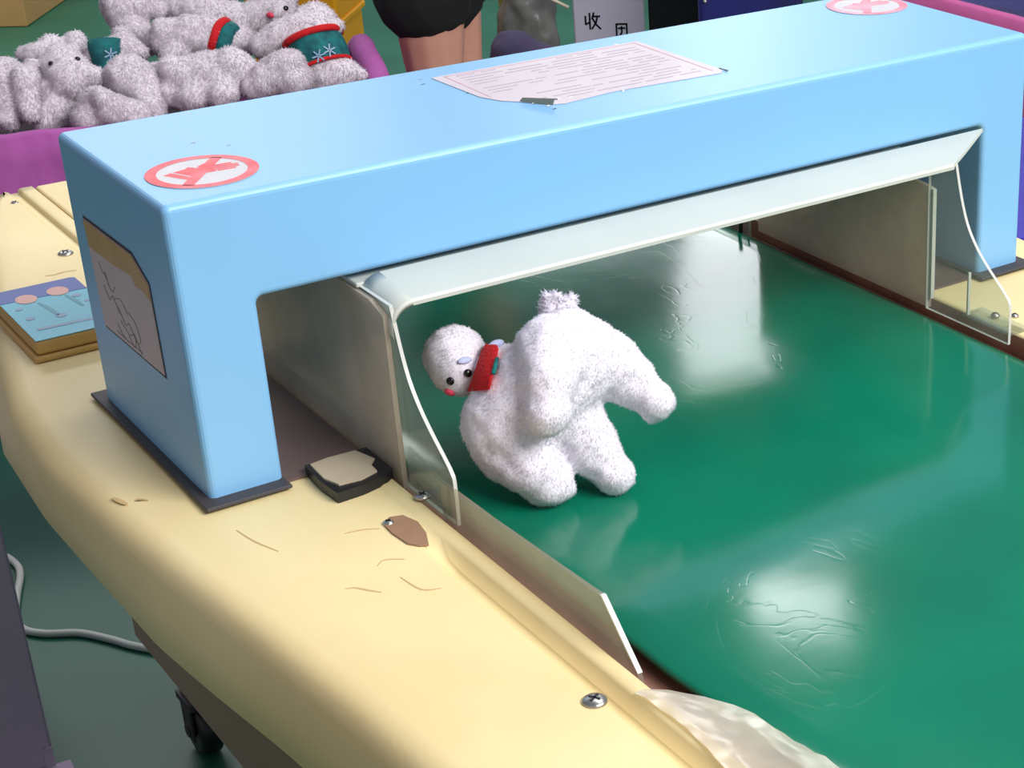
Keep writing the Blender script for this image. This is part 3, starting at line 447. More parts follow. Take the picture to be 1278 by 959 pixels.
# ------------------------------------------------------------------ tunnel liner
liner = thing('tunnel_liner', 'frosted acrylic liner with a white lip inside the blue arch', 'tunnel liner', (HC,.12,.003))
XL,XR = .1385,.7125
yz_out = [(-.056,.1490),(-.064,.120),(-.074,.095),(-.088,.0760),(-.105,.0605),(-.122,.0475),(-.1335,.0375),(-.1365,.028),(-.1365,-.0060)]
for s,x in ((0,XL),(1,XR)):
    dx = .004
    fp = [(.265,-.006),(.265,.146 if not s else .118),(.05,.146 if not s else .118),(.03,.146 if not s else .120),(-.018,.146 if not s else .1165),(-.0185,-.006)]
    if not s: fp = [(.265,-.006),(.265,.147),(-.030,.147),(-.052,.140),(-.054,-.006)]
    p_ = prism('side_panel','frost',liner,[(x-(dx if not s else 0),y,z) for y,z in fp],(dx,0,0)); 
    if s: prism('front_strip','acrylic_edge',p_,[(x-.0002,y,z) for y,z in ((-.0185,.004),(-.0185,.116),(-.0225,.115),(-.0225,.004))],(.0044,0,0))
    fl = smooth_path([(y,z,0) for y,z in yz_out],3); fl=[(v.x,v.y) for v in fl]
    xf = x+.0002 if not s else x-.0032
    yb = 0 if not s else -.0190
    pts=[(xf,yb,.149),(xf,yb,-.0060)]+[(xf,y,z) for y,z in fl[::-1]]
    prism('flare_plate',['clear','acrylic_edge'],liner,pts,(.003,0,0),edge=True)
    # outward foot with its screw
    x0,x1 = (x-.020,x-.001) if not s else (x+.001,x+.026)
    ft = box('foot_bracket','clear',liner,(x0+(.012 if not s else 0),x1,-.135,-.068,.0012,.0036))
    if not s: prism('foot_strip','clear',ft,[(XL-.0035,-.066,.0025),(XL-.0035,-.132,.0025),(XL-.0035,-.132,.026),(XL-.0035,-.068,.036)],(.0030,0,0))
    else: prism('foot_strip','acrylic_edge',ft,[(x+.0015,-.0725,.003),(x+.0015,-.0745,.003),(x+.0015,-.0745,.046),(x+.0015,-.0725,.046)],(.003,0,0))
    screw(ft,(XL-.0065 if not s else x+.020,-.0935,.0036),.0062 if not s else .0045)
# white lip: slightly sloping awning with mitred ends and rolled corners
rb = bmesh.new(); lr=[]
for yy,zz,xr_ in ((-.004,.1570,.7900),(-.020,.1555,.7660),(-.040,.1530,.7350),(-.058,.1510,.7060),(-.0595,.1490,.7040)):
    row=[(xr_,zz),(xr_-.03,zz),(.55,zz),(.40,zz),(.28,zz),(XL+.03,zz)]
    for k in range(9):
        a_=math.pi/2*k/8; row.append((XL+.018-.0185*math.sin(a_), zz-.018+.018*math.cos(a_)))
    row.append((XL-.0005,zz-.026)); lr.append([rb.verts.new((x,yy,z)) for x,z in row])
for a,b in zip(lr[:-1],lr[1:]):
    for k in range(len(a)-1): rb.faces.new((a[k],a[k+1],b[k+1],b[k]))
bmesh.ops.recalc_face_normals(rb,faces=rb.faces)
e_=bmesh.ops.extrude_face_region(rb,geom=list(rb.faces)); bmesh.ops.translate(rb,vec=(.0008,0,-.0030),verts=[v for v in e_['geom'] if isinstance(v,bmesh.types.BMVert)])
lip = obj('front_lip', from_bm('lip',rb,False), 'awning', liner); setp(lip,'milky white sloping lip')
for p in lip.data.polygons: p.use_smooth = p.center.x < XL+.02
box('roof_ledge','awning',liner,(XL-.002,.700,-.004,.075,.1478,.1515),.0006,1)
box('roof_sheet','clear',liner,(XL-.002,.700,.0755,.268,.1478,.1515),.0006,1)
# low clear guide in front of the left panel, and the rear one
g = thing('side_guide','low scuffed clear acrylic guide along the left edge of the belt','guide',(.139,-.26,-.0215))
prism('guide_plate',['guide','acrylic_edge'],g,[(.1365,y,z) for y,z in [(-.118,-.0218),(-.118,.0255),(-.200,.0275),(-.345,.0345),(-.3525,.0355),(-.393,-.0030),(-.400,-.0218)]],(.0035,0,0))
prism('end_strip','acrylic_edge',g,[(.1362,y,z) for y,z in [(-.3510,.0358),(-.3535,.0358),(-.3948,-.0045),(-.3922,-.0045)]],(.0037,0,0))
g2 = thing('rear_guide','low clear acrylic guide beyond the far right end of the liner','guide',(.700,.36,-.0215))
prism('guide_plate',['clear','acrylic_edge'],g2,[(.7045,y,z) for y,z in [(.272,-.0218),(.272,.010),(.480,.010),(.500,-.0218)]],(.0035,0,0),edge=True)
tube('pin','ink_dark',g2,[(.7030,.285,.020),(.7030,.285,-.0218)],.0022,8)

# black pad with a peeled beige top beside the left leg
pad = thing('black_pad','thick black pad with a torn beige top at the foot of the blue left leg','pad',(.105,-.02,0))
prism('pad_base','black_plastic',pad,[(x,y,.0) for x,y in [(.0785,.004),(.0765,-.030),(.0785,-.057),(.100,-.056),(.1235,-.050),(.131,-.044),(.131,.004)]],(0,0,.0090))
prism('torn_top','pad_card',pad,[(x,y,.0090) for x,y in [(.0815,.0),(.0800,-.030),(.0850,-.0465),(.103,-.0485),(.1185,-.043),(.1195,-.030),(.1265,-.022),(.1205,.001),(.098,.0025)]],(0,0,.0016))

# crumpled clear tape over the lip, near edge of the frame
tp = bmesh.new(); rows=[]
for i in range(25):
    v=i/24; y=-.4225-.215*v; xl=.1165+.004*math.sin(v*7); xr=float(np.interp(v,[0,.04,.10,.22,.35,.6,1],[.1240,.136,.148,.164,.1672,.174,.179])); row=[]
    for j in range(13):
        u=j/12; x=xl+(xr-xl)*u; base=.0018 if x<.130 else .0018-.0045*min(1,(x-.130)/.028)
        q=Vector((x*70,y*55,1.3)); row.append(tp.verts.new((x,y,base+.0016+.0022*abs(noise.noise(q))+.0014*noise.noise(q*2.6))))
    rows.append(row)
for a,b in zip(rows[:-1],rows[1:]):
    for k in range(12): tp.faces.new((a[k],a[k+1],b[k+1],b[k]))
setp(obj('packing_tape', from_bm('tape',tp,True), 'tape'),'crumpled clear packing tape stuck over the near lip beside the belt','tape')

# ------------------------------------------------------------------ control box on the far left cover
cb = thing('control_box','flat ochre box with a blue and cyan printed top behind the arch','box',(.02,.44,0))
box('box_base','box_yellow',cb,(-.024,.064,.362,.516,.0004,.006),.002,2)
box('box_lid','box_yellow',cb,(-.0205,.061,.3655,.513,.006,.0200),.0035,3)
stk = box('printed_top','cyan',cb,(-.0195,.060,.3665,.512,.0199,.0204))
prism('blue_band','royal',stk,[(x,y,.0204) for x,y in [(-.0195,.478),(.060,.473),(.060,.508),(.056,.512),(-.0155,.512),(-.0195,.508)]],(0,0,.0003))
for cx,cy in ((.0045,.4775),(.0350,.4815)): prism('oval_print','peach',stk,[(cx+.0098*math.cos(a),cy+.0125*math.sin(a),.0206) for a in np.linspace(0,2*math.pi,25)[:-1]],(0,0,.0003))
for p0,p1 in (((.0110,.462),(.0165,.418)),((.0375,.466),(.0425,.428))):
    strip('slot_print',[p0,((p0[0]+p1[0])/2+.001,(p0[1]+p1[1])/2),p1],.0022,.0204,'cyan_dark',stk,.0003)
for cx,cy,a_ in ((-.0085,.455,.0035),(-.0070,.425,.0040),(.0185,.4165,.0052),(.046,.460,.0045),(.050,.440,.003)): prism('mark_print','lilac_print',stk,[(cx+a_*math.cos(t),cy+a_*math.sin(t),.0204) for t in np.linspace(0,2*math.pi,13)[:-1]],(0,0,.0003))
prism('line_print','lilac_print',stk,[(-.010,.391,.0204),(.045,.388,.0204),(.045,.394,.0204),(-.010,.397,.0204)],(0,0,.0003))

# ------------------------------------------------------------------ tumbling plush on the belt
T = DATA['toy']
toy = thing('plush_animal','white plush animal with a red scarf tumbling head down on the green belt','plush toy',tuple(T['body'][0][:2])+(ZB,))
obj('body', blob(T['body'],.0034,5,.0018,70,26000,.0030), ['white_fur','white_tips'], toy)
hd = obj('head', blob(T['head'],.003,5,.0010,75,8000,.0026), ['white_fur','white_tips'], toy)
obj('tail', blob(T['tail'],.002,1,.0036,120,1500,.006), ['white_fur','white_tips'], toy)
for e_ in T['eyes']: ball('eye','black',hd,e_[:3],.0034,(1,1,.6),e_[3:])
ball('nose','nose',hd,T['nose'][:3],.0048,(1,.8,.5),T['nose'][3:])
q = T['mark'][0]; ball('brow_stitch','pale_blue',hd,q[:3],.0050,(1.2,.6,.3),q[3:])
# scarf: a band round the neck following the measured front edge
camp = cam.location
sc = bmesh.new(); sp_ = [Vector(p[:3]) for p in T['scarf']]; nm=[Vector(p[3:]) for p in T['scarf']]
left = sp_[:5]; right = sp_[5:10]
A=[];B=[]
toc=(camp-sp_[2]).normalized()
for k in range(5):
    l,r = left[k],right[k]; row=[]
    for u in np.linspace(0,1,7): row.append(sc.verts.new(l.lerp(r,u)+toc*(.007+.004*math.sin(math.pi*u))))
    A.append(row)
# wrap round behind the neck
neck=Vector(T['neck'])
for a,b in zip(A[:-1],A[1:]):
    for k in range(6): sc.faces.new((a[k],a[k+1],b[k+1],b[k]))
e_=bmesh.ops.extrude_face_region(sc,geom=list(sc.faces)); bmesh.ops.translate(sc,vec=-toc*.018,verts=[v for v in e_['geom'] if isinstance(v,bmesh.types.BMVert)])
scarf = obj('scarf', from_bm('scarf',sc,True), 'red', toy); setp(scarf,'red knitted scarf')
trim = bmesh.new(); tube_bm(trim,[r+toc*.0078 for r in right[1:3]],.0018,8); obj('scarf_trim', from_bm('trim',trim,True), 'teal', scarf)
q = T['mark'][1]; ball('knot','pale_blue',scarf,Vector(q[:3])+toc*.006,.0060,(1.3,.8,.6),q[3:])

# ------------------------------------------------------------------ covered bin heaped with plush
bin_ = thing('cloth_bin','bin draped in pink purple cloth holding the white plush heap','bin',(.55,2.2,-.75))
bt = -.215
Bc,Bs = math.cos(-.33),math.sin(-.33)
def B(a,p,z=0): return (.40+a*Bc-p*Bs, 1.87+a*Bs+p*Bc, z)
BX,BY = Vector((Bc,Bs,0)),Vector((-Bs,Bc,0)); ba0,ba1,bp = -.50,.565,.45
def cloth_wall(name,p0,p1,z0,z1,m,parent,out,fold=.012,n=60,th=.012,seed=0):
    bm=bmesh.new(); rows=[]; p0=Vector(p0);p1=Vector(p1); o_=Vector(out)
    for i in range(n+1):
        t=i/n; p=p0.lerp(p1,t); row=[]
        for j in range(13):
            h=j/12; z=z0+(z1-z0)*h; q=.6*noise.noise(Vector((t*9+seed,h*2.2,seed)))+.55*noise.noise(Vector((t*26+seed+h*5,h*7-t*5,2.)))+.3*noise.noise(Vector((t*50+h*14,h*11,4.)))
            row.append(bm.verts.new(p+o_*(fold*q*(1.25-.8*h)+fold*.3)+Vector((0,0,z+(.004*noise.noise(Vector((t*12,seed,5.))) if j==12 else 0)))))
        top=row[-1].co
        for k in (1,2,3): row.append(bm.verts.new(top-o_*(.010*k)+Vector((0,0,.006*math.sin(math.pi*k/3)-(.03 if k==3 else 0)))))
        rows.append(row)
    for a,b in zip(rows[:-1],rows[1:]):
        for k in range(len(a)-1): bm.faces.new((a[k],a[k+1],b[k+1],b[k]))
    return obj(name, from_bm(name,bm,True), m, parent)
cloth_wall('cloth_side',B(ba0,0),B(ba1,0),-.75,bt,'pink_cloth',bin_,-BY,.030,110,seed=1)
cloth_wall('cloth_side',B(ba1,0),B(ba1,bp),-.75,bt,'pink_cloth',bin_,BX,.014,50,seed=3)
cloth_wall('cloth_side',B(ba1,bp),B(ba0,bp),-.75,bt-.06,'pink_cloth',bin_,BY,.014,60,seed=5)
cloth_wall('cloth_side',B(ba0,bp),B(ba0,0),-.75,bt,'pink_cloth',bin_,-BX,.014,50,seed=7)
tube('rolled_hem','pink_cloth',bin_,smooth_path([B(.555,.04,-.21),B(.560,.16,-.200),B(.556,.28,-.194),B(.56,.40,-.203),B(.555,.44,-.225)]),[.024]*25,12)
mb=bmesh.new(); rows=[]
for i in range(25):
    row=[]
    for j in range(19):
        x,y,_=B(ba0+.02+(ba1-ba0-.04)*i/24, .02+(bp-.04)*j/18); u=j/18; e_=min(1,min(i,24-i)/6)*min(1,(18-j)/6)
        row.append(mb.verts.new((x,y,-.335+ (.035+.07*u)*e_ + .012*noise.noise(Vector((x*8,y*8,0))))))
    rows.append(row)
for a,b in zip(rows[:-1],rows[1:]):
    for k in range(18): mb.faces.new((a[k],a[k+1],b[k+1],b[k]))
e_=bmesh.ops.extrude_face_region(mb,geom=list(mb.faces)); bmesh.ops.translate(mb,vec=(0,0,-.1),verts=[v for v in e_['geom'] if isinstance(v,bmesh.types.BMVert)])
obj('lining', from_bm('lining',mb,True), 'dark_cloth', bin_)
LAB = {'a':'white plush lying at the far left end of the heap, cut by the frame',
 'b':'white plush facing forward with two small dark eyes, left of the teal vested one',
 'c':'white plush in a plain teal vest in the left half of the heap',
 'd':'white plush on the near rim just behind the left end of the arch',
 'e':'white plush curled below the small teal vest, paw raised to the left',
 'f':'broad white plush lying across the middle front of the heap',
 'g':'white plush lying on its side with a red and teal collar',
 'h':'white plush upright at the top left of the heap, against the green floor',
 'i':'white plush stretched along the top of the heap with a pink nose',
 'j':'white plush in a large teal vest with red trim and snowflakes',
 'k':'greyish white plush tucked in front of the large teal vest'}
def wrap(name,m,parent,c,k0,k1,grow,n=28):
    a,ra,b,rb=Vector(c[:3]),c[3],Vector(c[4:7]),c[7]; bm=bmesh.new(); ax=(b-a).normalized(); x=ax.cross(Vector((0,0,1))).normalized() if abs(ax.z)<.95 else Vector((1,0,0)); y=ax.cross(x); rows=[]
    for i in range(9):
        t=k0+(k1-k0)*i/8; r=(ra+(rb-ra)*t)*grow*(.93+.07*math.sin(math.pi*i/8)); p=a.lerp(b,t)
        rows.append([bm.verts.new(p+(x*math.cos(q)+y*math.sin(q))*r*(1+.03*math.sin(5*q+i*.4))) for q in (2*math.pi*k/n for k in range(n))])
    for A_,B_ in zip(rows[:-1],rows[1:]):
        for k in range(n): bm.faces.new((A_[k],A_[(k+1)%n],B_[(k+1)%n],B_[k]))
    for rr in (rows[0],rows[-1]):
        cen=bm.verts.new(sum((v.co for v in rr),Vector())/n)
        for k in range(n): bm.faces.new((rr[k],rr[(k+1)%n],cen))
    return obj(name, from_bm(name,bm,True), m, parent)
for key,e in DATA['pile'].items():
    t_ = thing('plush_animal', LAB[key], 'plush toy', e['c'], 'white plush animals heaped in the pink bin')
    b_ = obj('body', blob(e['caps'],.0062,3,.0036,42,6000,.0080), ['pile_fur','pile_tips'], t_)
    for q in e.get('eyes',[]): ball('eye','black',t_,q[:3],.0050,(1,1,.6),q[3:])
    if 'nose' in e: ball('nose','nose' if key in 'bi' else 'black',t_,e['nose'][:3],.0075,(1.2,.8,.6),e['nose'][3:])
    if 'vest' in e:
        v_ = wrap('vest','teal',t_,e['vest'],0,1,1.0); setp(v_,'teal knitted vest')
        if key=='j':
            c=e['vest']; a,b=Vector(c[:3]),Vector(c[4:7]); ax=(b-a).normalized(); x=ax.cross(Vector((0,0,1))).normalized(); y=ax.cross(x); r=c[3]*1.0
            for tt,rad in ((-.02,.0065),(1.0,.0035)):
                p=a.lerp(b,tt); rr=r*.97; tm=bmesh.new(); pts=[p+(x*math.cos(q)+y*math.sin(q))*rr for q in np.linspace(0,2*math.pi,33)]; tube_bm(tm,pts,rad,8); obj('vest_trim', from_bm('trim',tm,True), 'red', v_)
        for q in e.get('motif',[]):
            p=Vector(q[:3]); nn=Vector(q[3:]); u=nn.cross(Vector((0,0,1))).normalized(); v=nn.cross(u); fm=bmesh.new()
            for k in range(3):
                a_=math.pi*k/3+.3; d_=(u*math.cos(a_)+v*math.sin(a_))*.012; s_=(u*-math.sin(a_)+v*math.cos(a_))*.0013
                prism_bm(fm,[p+nn*.0012-d_-s_,p+nn*.0012+d_-s_,p+nn*.0012+d_+s_,p+nn*.0012-d_+s_],nn*.0008)
            obj('snowflake', from_bm('flake',fm), 'lilac_print', v_)
    if 'collar' in e:
        k_ = wrap('collar','red',t_,e['collar'],0,.55,1.05); wrap('collar_band','teal',k_,e['collar'],.55,1.3,1.06)

# ------------------------------------------------------------------ person standing behind the arch
def lift(pts): return pts
px,py = 1.215,2.065
per = thing('person','person standing behind the arch, bare legs below black shorts','person',(px,py,-.75))
F = Vector((.902,-.432,0)); Sd = Vector((.432,.902,0)); O = Vector((px,py,-.75))
W_ = lambda f,s,z: O+F*f+Sd*s+Vector((0,0,z))
def cap(a,ra,b,rb): return list(a)+[ra]+list(b)+[rb]
caps=[]
for s,df in ((-1,-.016),(1,.030)):
    hip,kn,an=W_(df*.5,.085*s,.86),W_(df+.01,.095*s,.47),W_(df-.02,.095*s,.085)
    caps+=[cap(hip,.088,kn.lerp(hip,.25),.066),cap(kn.lerp(hip,.25),.066,kn,.054),cap(kn,.053,kn.lerp(an,.3),.056),cap(kn.lerp(an,.3),.056,an,.036),cap(an-Vector((0,0,.03)),.034,W_(df+.10,.10*s,.035),.030),cap(W_(df+.10,.10*s,.035),.030,W_(df+.165,.105*s,.026),.022)]
    sh,el,wr=W_(-.01,.185*s,1.36),W_(-.03,.235*s,1.08),W_(.05,.235*s,.86)
    caps+=[cap(sh,.052,el,.040),cap(el,.040,wr,.027),cap(wr,.026,W_(.075,.225*s,.79),.032)]
    for i,(fo,ln) in enumerate(((-.024,.060),(-.008,.072),(.008,.078),(.024,.070))):
        k0=W_(.082+fo*.9,.222*s,.775); k1=W_(.090+fo,.212*s,.775-ln*.55); k2=W_(.094+fo,.198*s,.775-ln); caps+=[cap(k0,.0095,k1,.0088),cap(k1,.0088,k2,.0078)]
    caps+=[cap(W_(.09,.212*s,.81),.012,W_(.125,.198*s,.775),.0105),cap(W_(.125,.198*s,.775),.0105,W_(.130,.192*s,.745),.009)]
caps+=[cap(W_(0,-.075,.90),.105,W_(0,.075,.90),.105),cap(W_(0,0,.92),.13,W_(0,0,1.10),.115),cap(W_(0,-.05,1.12),.105,W_(0,.05,1.12),.105),cap(W_(0,-.09,1.26),.10,W_(0,.09,1.26),.10),cap(W_(-.01,-.15,1.37),.06,W_(-.01,.15,1.37),.06),
       cap(W_(0,0,1.36),.06,W_(.015,0,1.48),.052),cap(W_(.01,0,1.56),.085,W_(.02,0,1.60),.088),cap(W_(.04,0,1.52),.062,W_(.055,0,1.49),.045),cap(W_(.105,0,1.555),.012,W_(.120,0,1.535),.014),cap(W_(.095,-.018,1.50),.010,W_(.095,.018,1.50),.010)]
for s in (-1,1): caps.append(cap(W_(.01,.090*s,1.575),.014,W_(.005,.092*s,1.540),.011))
pb = obj('body', blob(caps,.007,4), 'skin', per)
for s in (-1,1): ball('eye','black',per,W_(.099,.034*s,1.575),.009,(1,1,.8))
obj('hair', blob([cap(W_(-.015,-.02,1.60),.098,W_(-.015,.02,1.60),.098),cap(W_(.02,0,1.64),.080,W_(.05,0,1.645),.055),cap(W_(-.05,0,1.58),.075,W_(-.05,0,1.52),.055)],.008,3,.002,40), 'hair', per)
sc_=[]
for s,df in ((-1,-.016),(1,.030)):
    sc_+=[cap(W_(df*.4,.075*s,.86),.118,W_(df*.8,.085*s,.70),.105),cap(W_(df*.8,.085*s,.70),.105,W_(df,.090*s,.645),.097)]
sc_+=[cap(W_(0,0,.85),.12,W_(.008,0,.645),.104)]
sc_+=[cap(W_(0,-.05,.90),.122,W_(0,.05,.90),.122),cap(W_(0,0,.92),.135,W_(0,0,.99),.130)]
sm_=blob(sc_,.008,3,.0018,14); bm=bmesh.new(); bm.from_mesh(sm_); bmesh.ops.bisect_plane(bm,geom=bm.verts[:]+bm.edges[:]+bm.faces[:],plane_co=W_(0,0,.552),plane_no=(-.02,.02,-1),clear_outer=True)
bmesh.ops.holes_fill(bm,edges=[e for e in bm.edges if e.is_boundary])
obj('shorts', from_bm('shorts',bm,True), 'shorts', per)
sc_=[cap(W_(0,-.085,1.27),.115,W_(0,.085,1.27),.115),cap(W_(0,-.06,1.10),.118,W_(0,.06,1.10),.118),cap(W_(-.01,-.07,.86),.135,W_(-.01,.07,.86),.135),cap(W_(-.01,-.07,.75),.125,W_(-.01,.07,.75),.125),cap(W_(-.01,-.16,1.38),.072,W_(-.01,.16,1.38),.072)]
for s in (-1,1): sc_.append(cap(W_(-.01,.185*s,1.36),.068,W_(-.025,.225*s,1.14),.058))
sm_=blob(sc_,.008,3,.0018,14); bm=bmesh.new(); bm.from_mesh(sm_); bmesh.ops.bisect_plane(bm,geom=bm.verts[:]+bm.edges[:]+bm.faces[:],plane_co=W_(0,0,.70),plane_no=(0,0,-1),clear_outer=True)
obj('shirt', from_bm('shirt',bm,True), 'shorts', per)
for s,df in ((-1,-.016),(1,.030)): obj('shoe', blob([cap(W_(df-.045,.097*s,.046),.044,W_(df+.10,.102*s,.040),.040),cap(W_(df+.10,.102*s,.038),.038,W_(df+.175,.106*s,.030),.030),cap(W_(df-.03,.096*s,.07),.042,W_(df-.03,.096*s,.085),.042)],.007,3), 'shoe', per)

# ------------------------------------------------------------------ things standing on the floor behind and beside
RV = Vector((.789,-.614,0)); FV = Vector((.614,.789,0))
def turned(loc, ang): return Matrix.Translation(loc)@Matrix.Rotation(ang,4,'Z')
A0 = math.atan2(-.614,.789)
# cardboard box far left
c = thing('cardboard_box','brown cardboard box standing far back on the green floor, top left','box',(1.10,5.55,-.75))
mt = turned((.90,5.75,-.75),A0+.06)
box('carton_body','card',c,(-.52,.62,-.35,.35,0,.42),.004,1,mtx=mt)
for s in (-1,1): box('flap','card',c,(-.52,.62,.01*s if s>0 else -.345,.345 if s>0 else -.01,.421,.427),mtx=mt)
# yellow crate
c = thing('yellow_crate','tall yellow plastic crate behind the right side of the plush heap','crate',(1.45,3.13,-.75))
mt = turned((1.452,3.24,-.75),A0-.02)
bm=bmesh.new(); bm_box(bm,-.135,.088,-.12,.12,0,.345,.006,2,mtx=mt); obj('lower_bin', from_bm('cr',bm), 'crate', c)
bm=bmesh.new(); bm_box(bm,-.140,.091,-.125,.125,.350,.72,.006,2,mtx=mt); obj('upper_bin', from_bm('cr',bm), 'crate', c)
bm=bmesh.new(); bm_box(bm,-.145,.096,-.130,.130,.336,.352,.003,1,mtx=mt); obj('rim', from_bm('cr',bm), 'crate', c)
# orange bucket
c = thing('orange_bucket','orange plastic bucket seen between the pink bin and the bare leg','bucket',(1.20,2.33,-.75))
bk=bmesh.new(); prof=[(.05,0),(.075,.30),(.080,.305),(.080,.315),(.072,.315),(.048,.01)]; cc=(1.215,2.300)
rings=[[bk.verts.new((cc[0]+q*math.cos(a),cc[1]+q*math.sin(a),-.75+z)) for a in (2*math.pi*k/28 for k in range(28))] for q,z in prof]
for a,b in zip(rings[:-1],rings[1:]):
    for k in range(28): bk.faces.new((a[k],a[(k+1)%28],b[(k+1)%28],b[k]))
bk.faces.new(rings[0][::-1]); bk.faces.new(rings[-1]); obj('pail', from_bm('pail',bk,True), 'orange', c)
hp=[(cc[0]+.08*math.cos(a),cc[1]+.08*math.sin(a)*.4,-.44+.07*math.sin(a)) for a in np.linspace(0,math.pi,13)]; tube('handle','orange',c,hp,.004,6)
# carton with two characters
c = thing('printed_carton','pale grey carton printed with two black characters behind the arch','box',(1.87,2.50,-.75))
mt = turned((1.884,2.674,-.75),-.55)
box('carton_body','grey_carton',c,(0,.176,0,.09,0,.62),.003,1,mtx=mt)
def glyph(strokes, x, z, s, nm):
    bm=bmesh.new()
    for st in strokes:
        for (x0,y0),(x1,y1) in zip(st[:-1],st[1:]):
            d=Vector((x1-x0,0,y1-y0)); n_=Vector((-d.z,0,d.x)).normalized()*.055; d_=d.normalized()*.03
            p0=Vector((x0,0,y0))-d_; p1=Vector((x1,0,y1))+d_; prism_bm(bm,[p0-n_,p1-n_,p1+n_,p0+n_],(0,-.01,0))
    bmesh.ops.transform(bm, matrix=mt@Matrix.Translation((x,-.0003,z))@Matrix.Diagonal((s,.05,s,1)), verts=bm.verts)
    return obj(nm, from_bm(nm,bm), 'black', c)
shou=[[(.10,.80),(.10,.30),(.36,.42)],[(.36,.98),(.36,.0)],[(.62,1.0),(.50,.62)],[(.56,.78),(.98,.78)],[(.84,.78),(.74,.40),(.48,.02)],[(.56,.62),(.72,.30),(1.0,.0)]]
bei=[[(.18,.24),(.18,.96),(.82,.96),(.82,.24)],[(.50,.80),(.50,.45),(.36,.18),(.10,0)],[(.55,.25),(.88,0)],[(.30,.70),(.70,.70)]]
glyph(shou,.026,.346,.040,'printed_character'); glyph(bei,.098,.318,.040,'printed_character')
# black box, navy box
c = thing('black_box','black plastic box standing right of the pale grey carton','box',(2.09,2.56,-.75))
mt=turned((2.145,2.600,-.75),A0); box('shell','black_plastic',c,(-.070,.060,-.05,.05,0,.62),.006,2,mtx=mt); box('lid','black_plastic',c,(-.072,.062,-.052,.052,.62,.65),.004,1,mtx=mt)
bm=bmesh.new(); bmesh.ops.create_icosphere(bm,subdivisions=2,radius=.005,matrix=mt@Matrix.Translation((.040,-.051,.430))); obj('stud', from_bm('stud',bm,True), 'steel', c)
c = thing('navy_bin','navy blue plastic bin behind the far end of the arch','bin',(2.16,2.29,-.75))
mt=turned((2.150,2.29,-.75),A0); box('shell','navy',c,(-.118,.125,-.12,.12,0,.62),.012,2,mtx=mt); box('rim','navy',c,(-.125,.132,-.127,.127,.60,.63),.005,1,mtx=mt)
bm=bmesh.new(); bmesh.ops.create_icosphere(bm,subdivisions=2,radius=.005,matrix=mt@Matrix.Translation((-.100,-.121,.472))); obj('stud', from_bm('stud',bm,True), 'steel', c)
# wrapped grey bundle with a pale rod, plum cloth bundle
c = thing('plastic_sack','grey plastic wrapped sack left of the pale grey carton','sack',(1.70,2.50,-.75))
caps=[cap((1.770,2.70,-.64),.085,(1.770,2.70,-.36),.075),cap((1.770,2.70,-.36),.075,(1.790,2.685,-.26),.055)]
obj('wrap', blob(caps,.010,3,.012,16), 'sack', c)
r_ = tube('pale_rod','wood_rod',None,[(1.665,2.46,-.244),(1.725,2.416,-.282)],.004,8); setp(r_,'thin pale rod leaning across the grey wrapped sack','rod')
c = thing('cloth_bundle','dark plum and navy cloth bundle right of the black shorts','bundle',(1.42,2.16,-.75))
caps=[cap((1.50,2.27,-.68),.065,(1.50,2.27,-.33),.060),cap((1.50,2.27,-.33),.055,(1.555,2.235,-.36),.050),cap((1.57,2.22,-.68),.06,(1.57,2.22,-.38),.050)]
obj('cloth', blob(caps,.009,3,.010,14), 'plum', c)
c = thing('yellow_ball_float','small yellow plastic tub far back on the green floor','tub',(1.9,4.0,-.75)); c.name='yellow_tub'
bk=bmesh.new(); cc=(2.105,3.39); prof=[(.035,0),(.045,.28),(.050,.285),(.050,.295),(.042,.295),(.032,.01)]
rings=[[bk.verts.new((cc[0]+q*math.cos(a),cc[1]+q*math.sin(a),-.75+z)) for a in (2*math.pi*k/20 for k in range(20))] for q,z in prof]
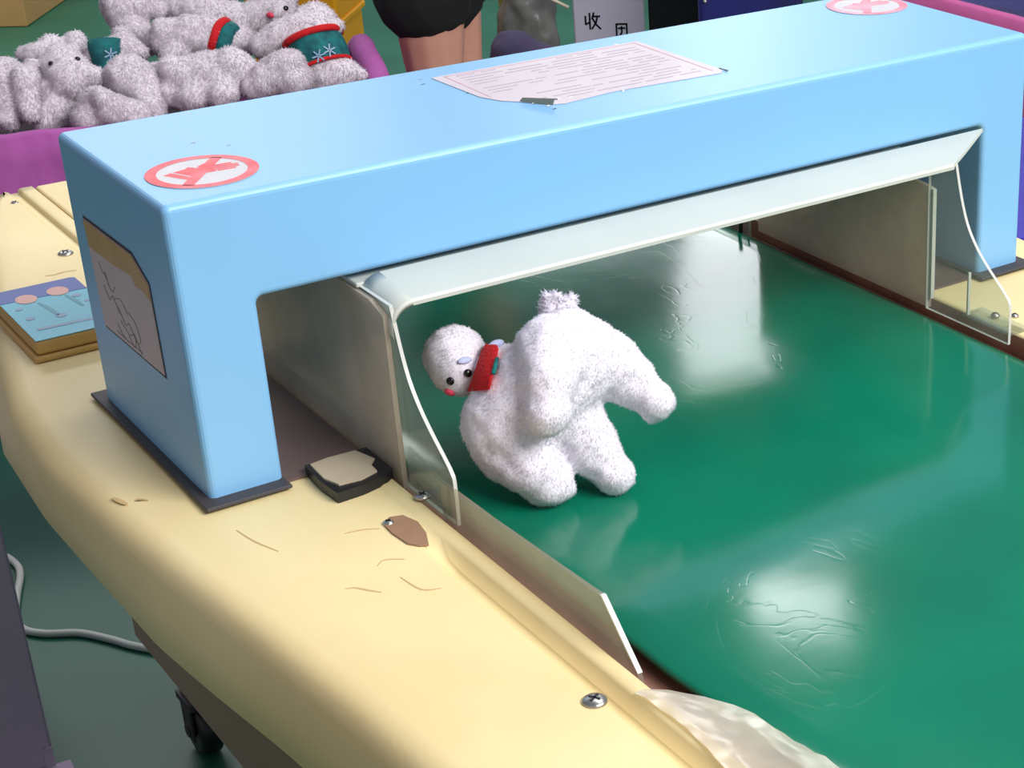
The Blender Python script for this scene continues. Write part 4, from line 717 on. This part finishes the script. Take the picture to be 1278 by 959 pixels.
for a,b in zip(rings[:-1],rings[1:]):
    for k in range(20): bk.faces.new((a[k],a[(k+1)%20],b[(k+1)%20],b[k]))
bk.faces.new(rings[0][::-1]); bk.faces.new(rings[-1]); obj('pail', from_bm('tub',bk,True), 'box_yellow', c)
# pink covered bin on the right, violet crate
c = thing('cloth_bin','bin draped in pink cloth behind the right end of the arch','bin',(2.5,1.3,-.75))
rx=2.20
cloth_wall('cloth_side',(rx,2.02,0),(rx,.85,0),-.75,-.2,'pink_cloth2',c,(-1,0,0),.008,50,seed=11); cloth_wall('cloth_side',(rx,.85,0),(2.9,.85,0),-.75,-.2,'pink_cloth2',c,(0,-1,0),.008,30,seed=13)
cloth_wall('cloth_side',(2.9,.85,0),(2.9,2.02,0),-.75,-.2,'pink_cloth2',c,(1,0,0),.008,30,seed=15); cloth_wall('cloth_side',(2.9,2.02,0),(rx,2.02,0),-.75,-.2,'pink_cloth2',c,(0,1,0),.008,30,seed=17)
box('lining','navy',c,(rx+.02,2.88,.87,2.0,-.40,-.24),.03,3)
c = thing('violet_crate','violet blue plastic crate on the floor beyond the right leg of the arch','crate',(1.35,.55,-.75))
box('crate_body','violet',c,(1.12,1.52,.32,.80,-.75,-.14),.012,2); box('rim','violet',c,(1.11,1.53,.31,.81,-.15,-.12),.005,1)
# lilac carton bottom left and the cord
c = thing('lilac_carton','lilac grey carton standing on the floor at the lower left','box',(-.25,.95,-.75))
mt=turned((.010,.868,-.75),-.10)
box('carton_body','lilac_carton',c,(-.46,0,0,.34,0,.48),.003,1,mtx=mt); box('flap','lilac_carton',c,(-.012,.0,-.0030,-.0005,0,.03),mtx=mt); box('flap','lilac_carton',c,(-.42,.018,-.05,-.001,.0,.003),mtx=mt)
cp=[(.03,1.60),(.085,1.52),(.112,1.475),(.122,1.43),(.117,1.390),(.095,1.33),(.078,1.275),(.074,1.228),(.095,1.195),(.135,1.165),(.165,1.12),(.190,1.075),(.26,.98),(.34,.90)]
o = tube('power_cord','cord',None,[v for v in smooth_path([(x,y,-.744) for x,y in cp],8)],.0055,8); setp(o,'white power cord snaking over the green floor under the table','cord')
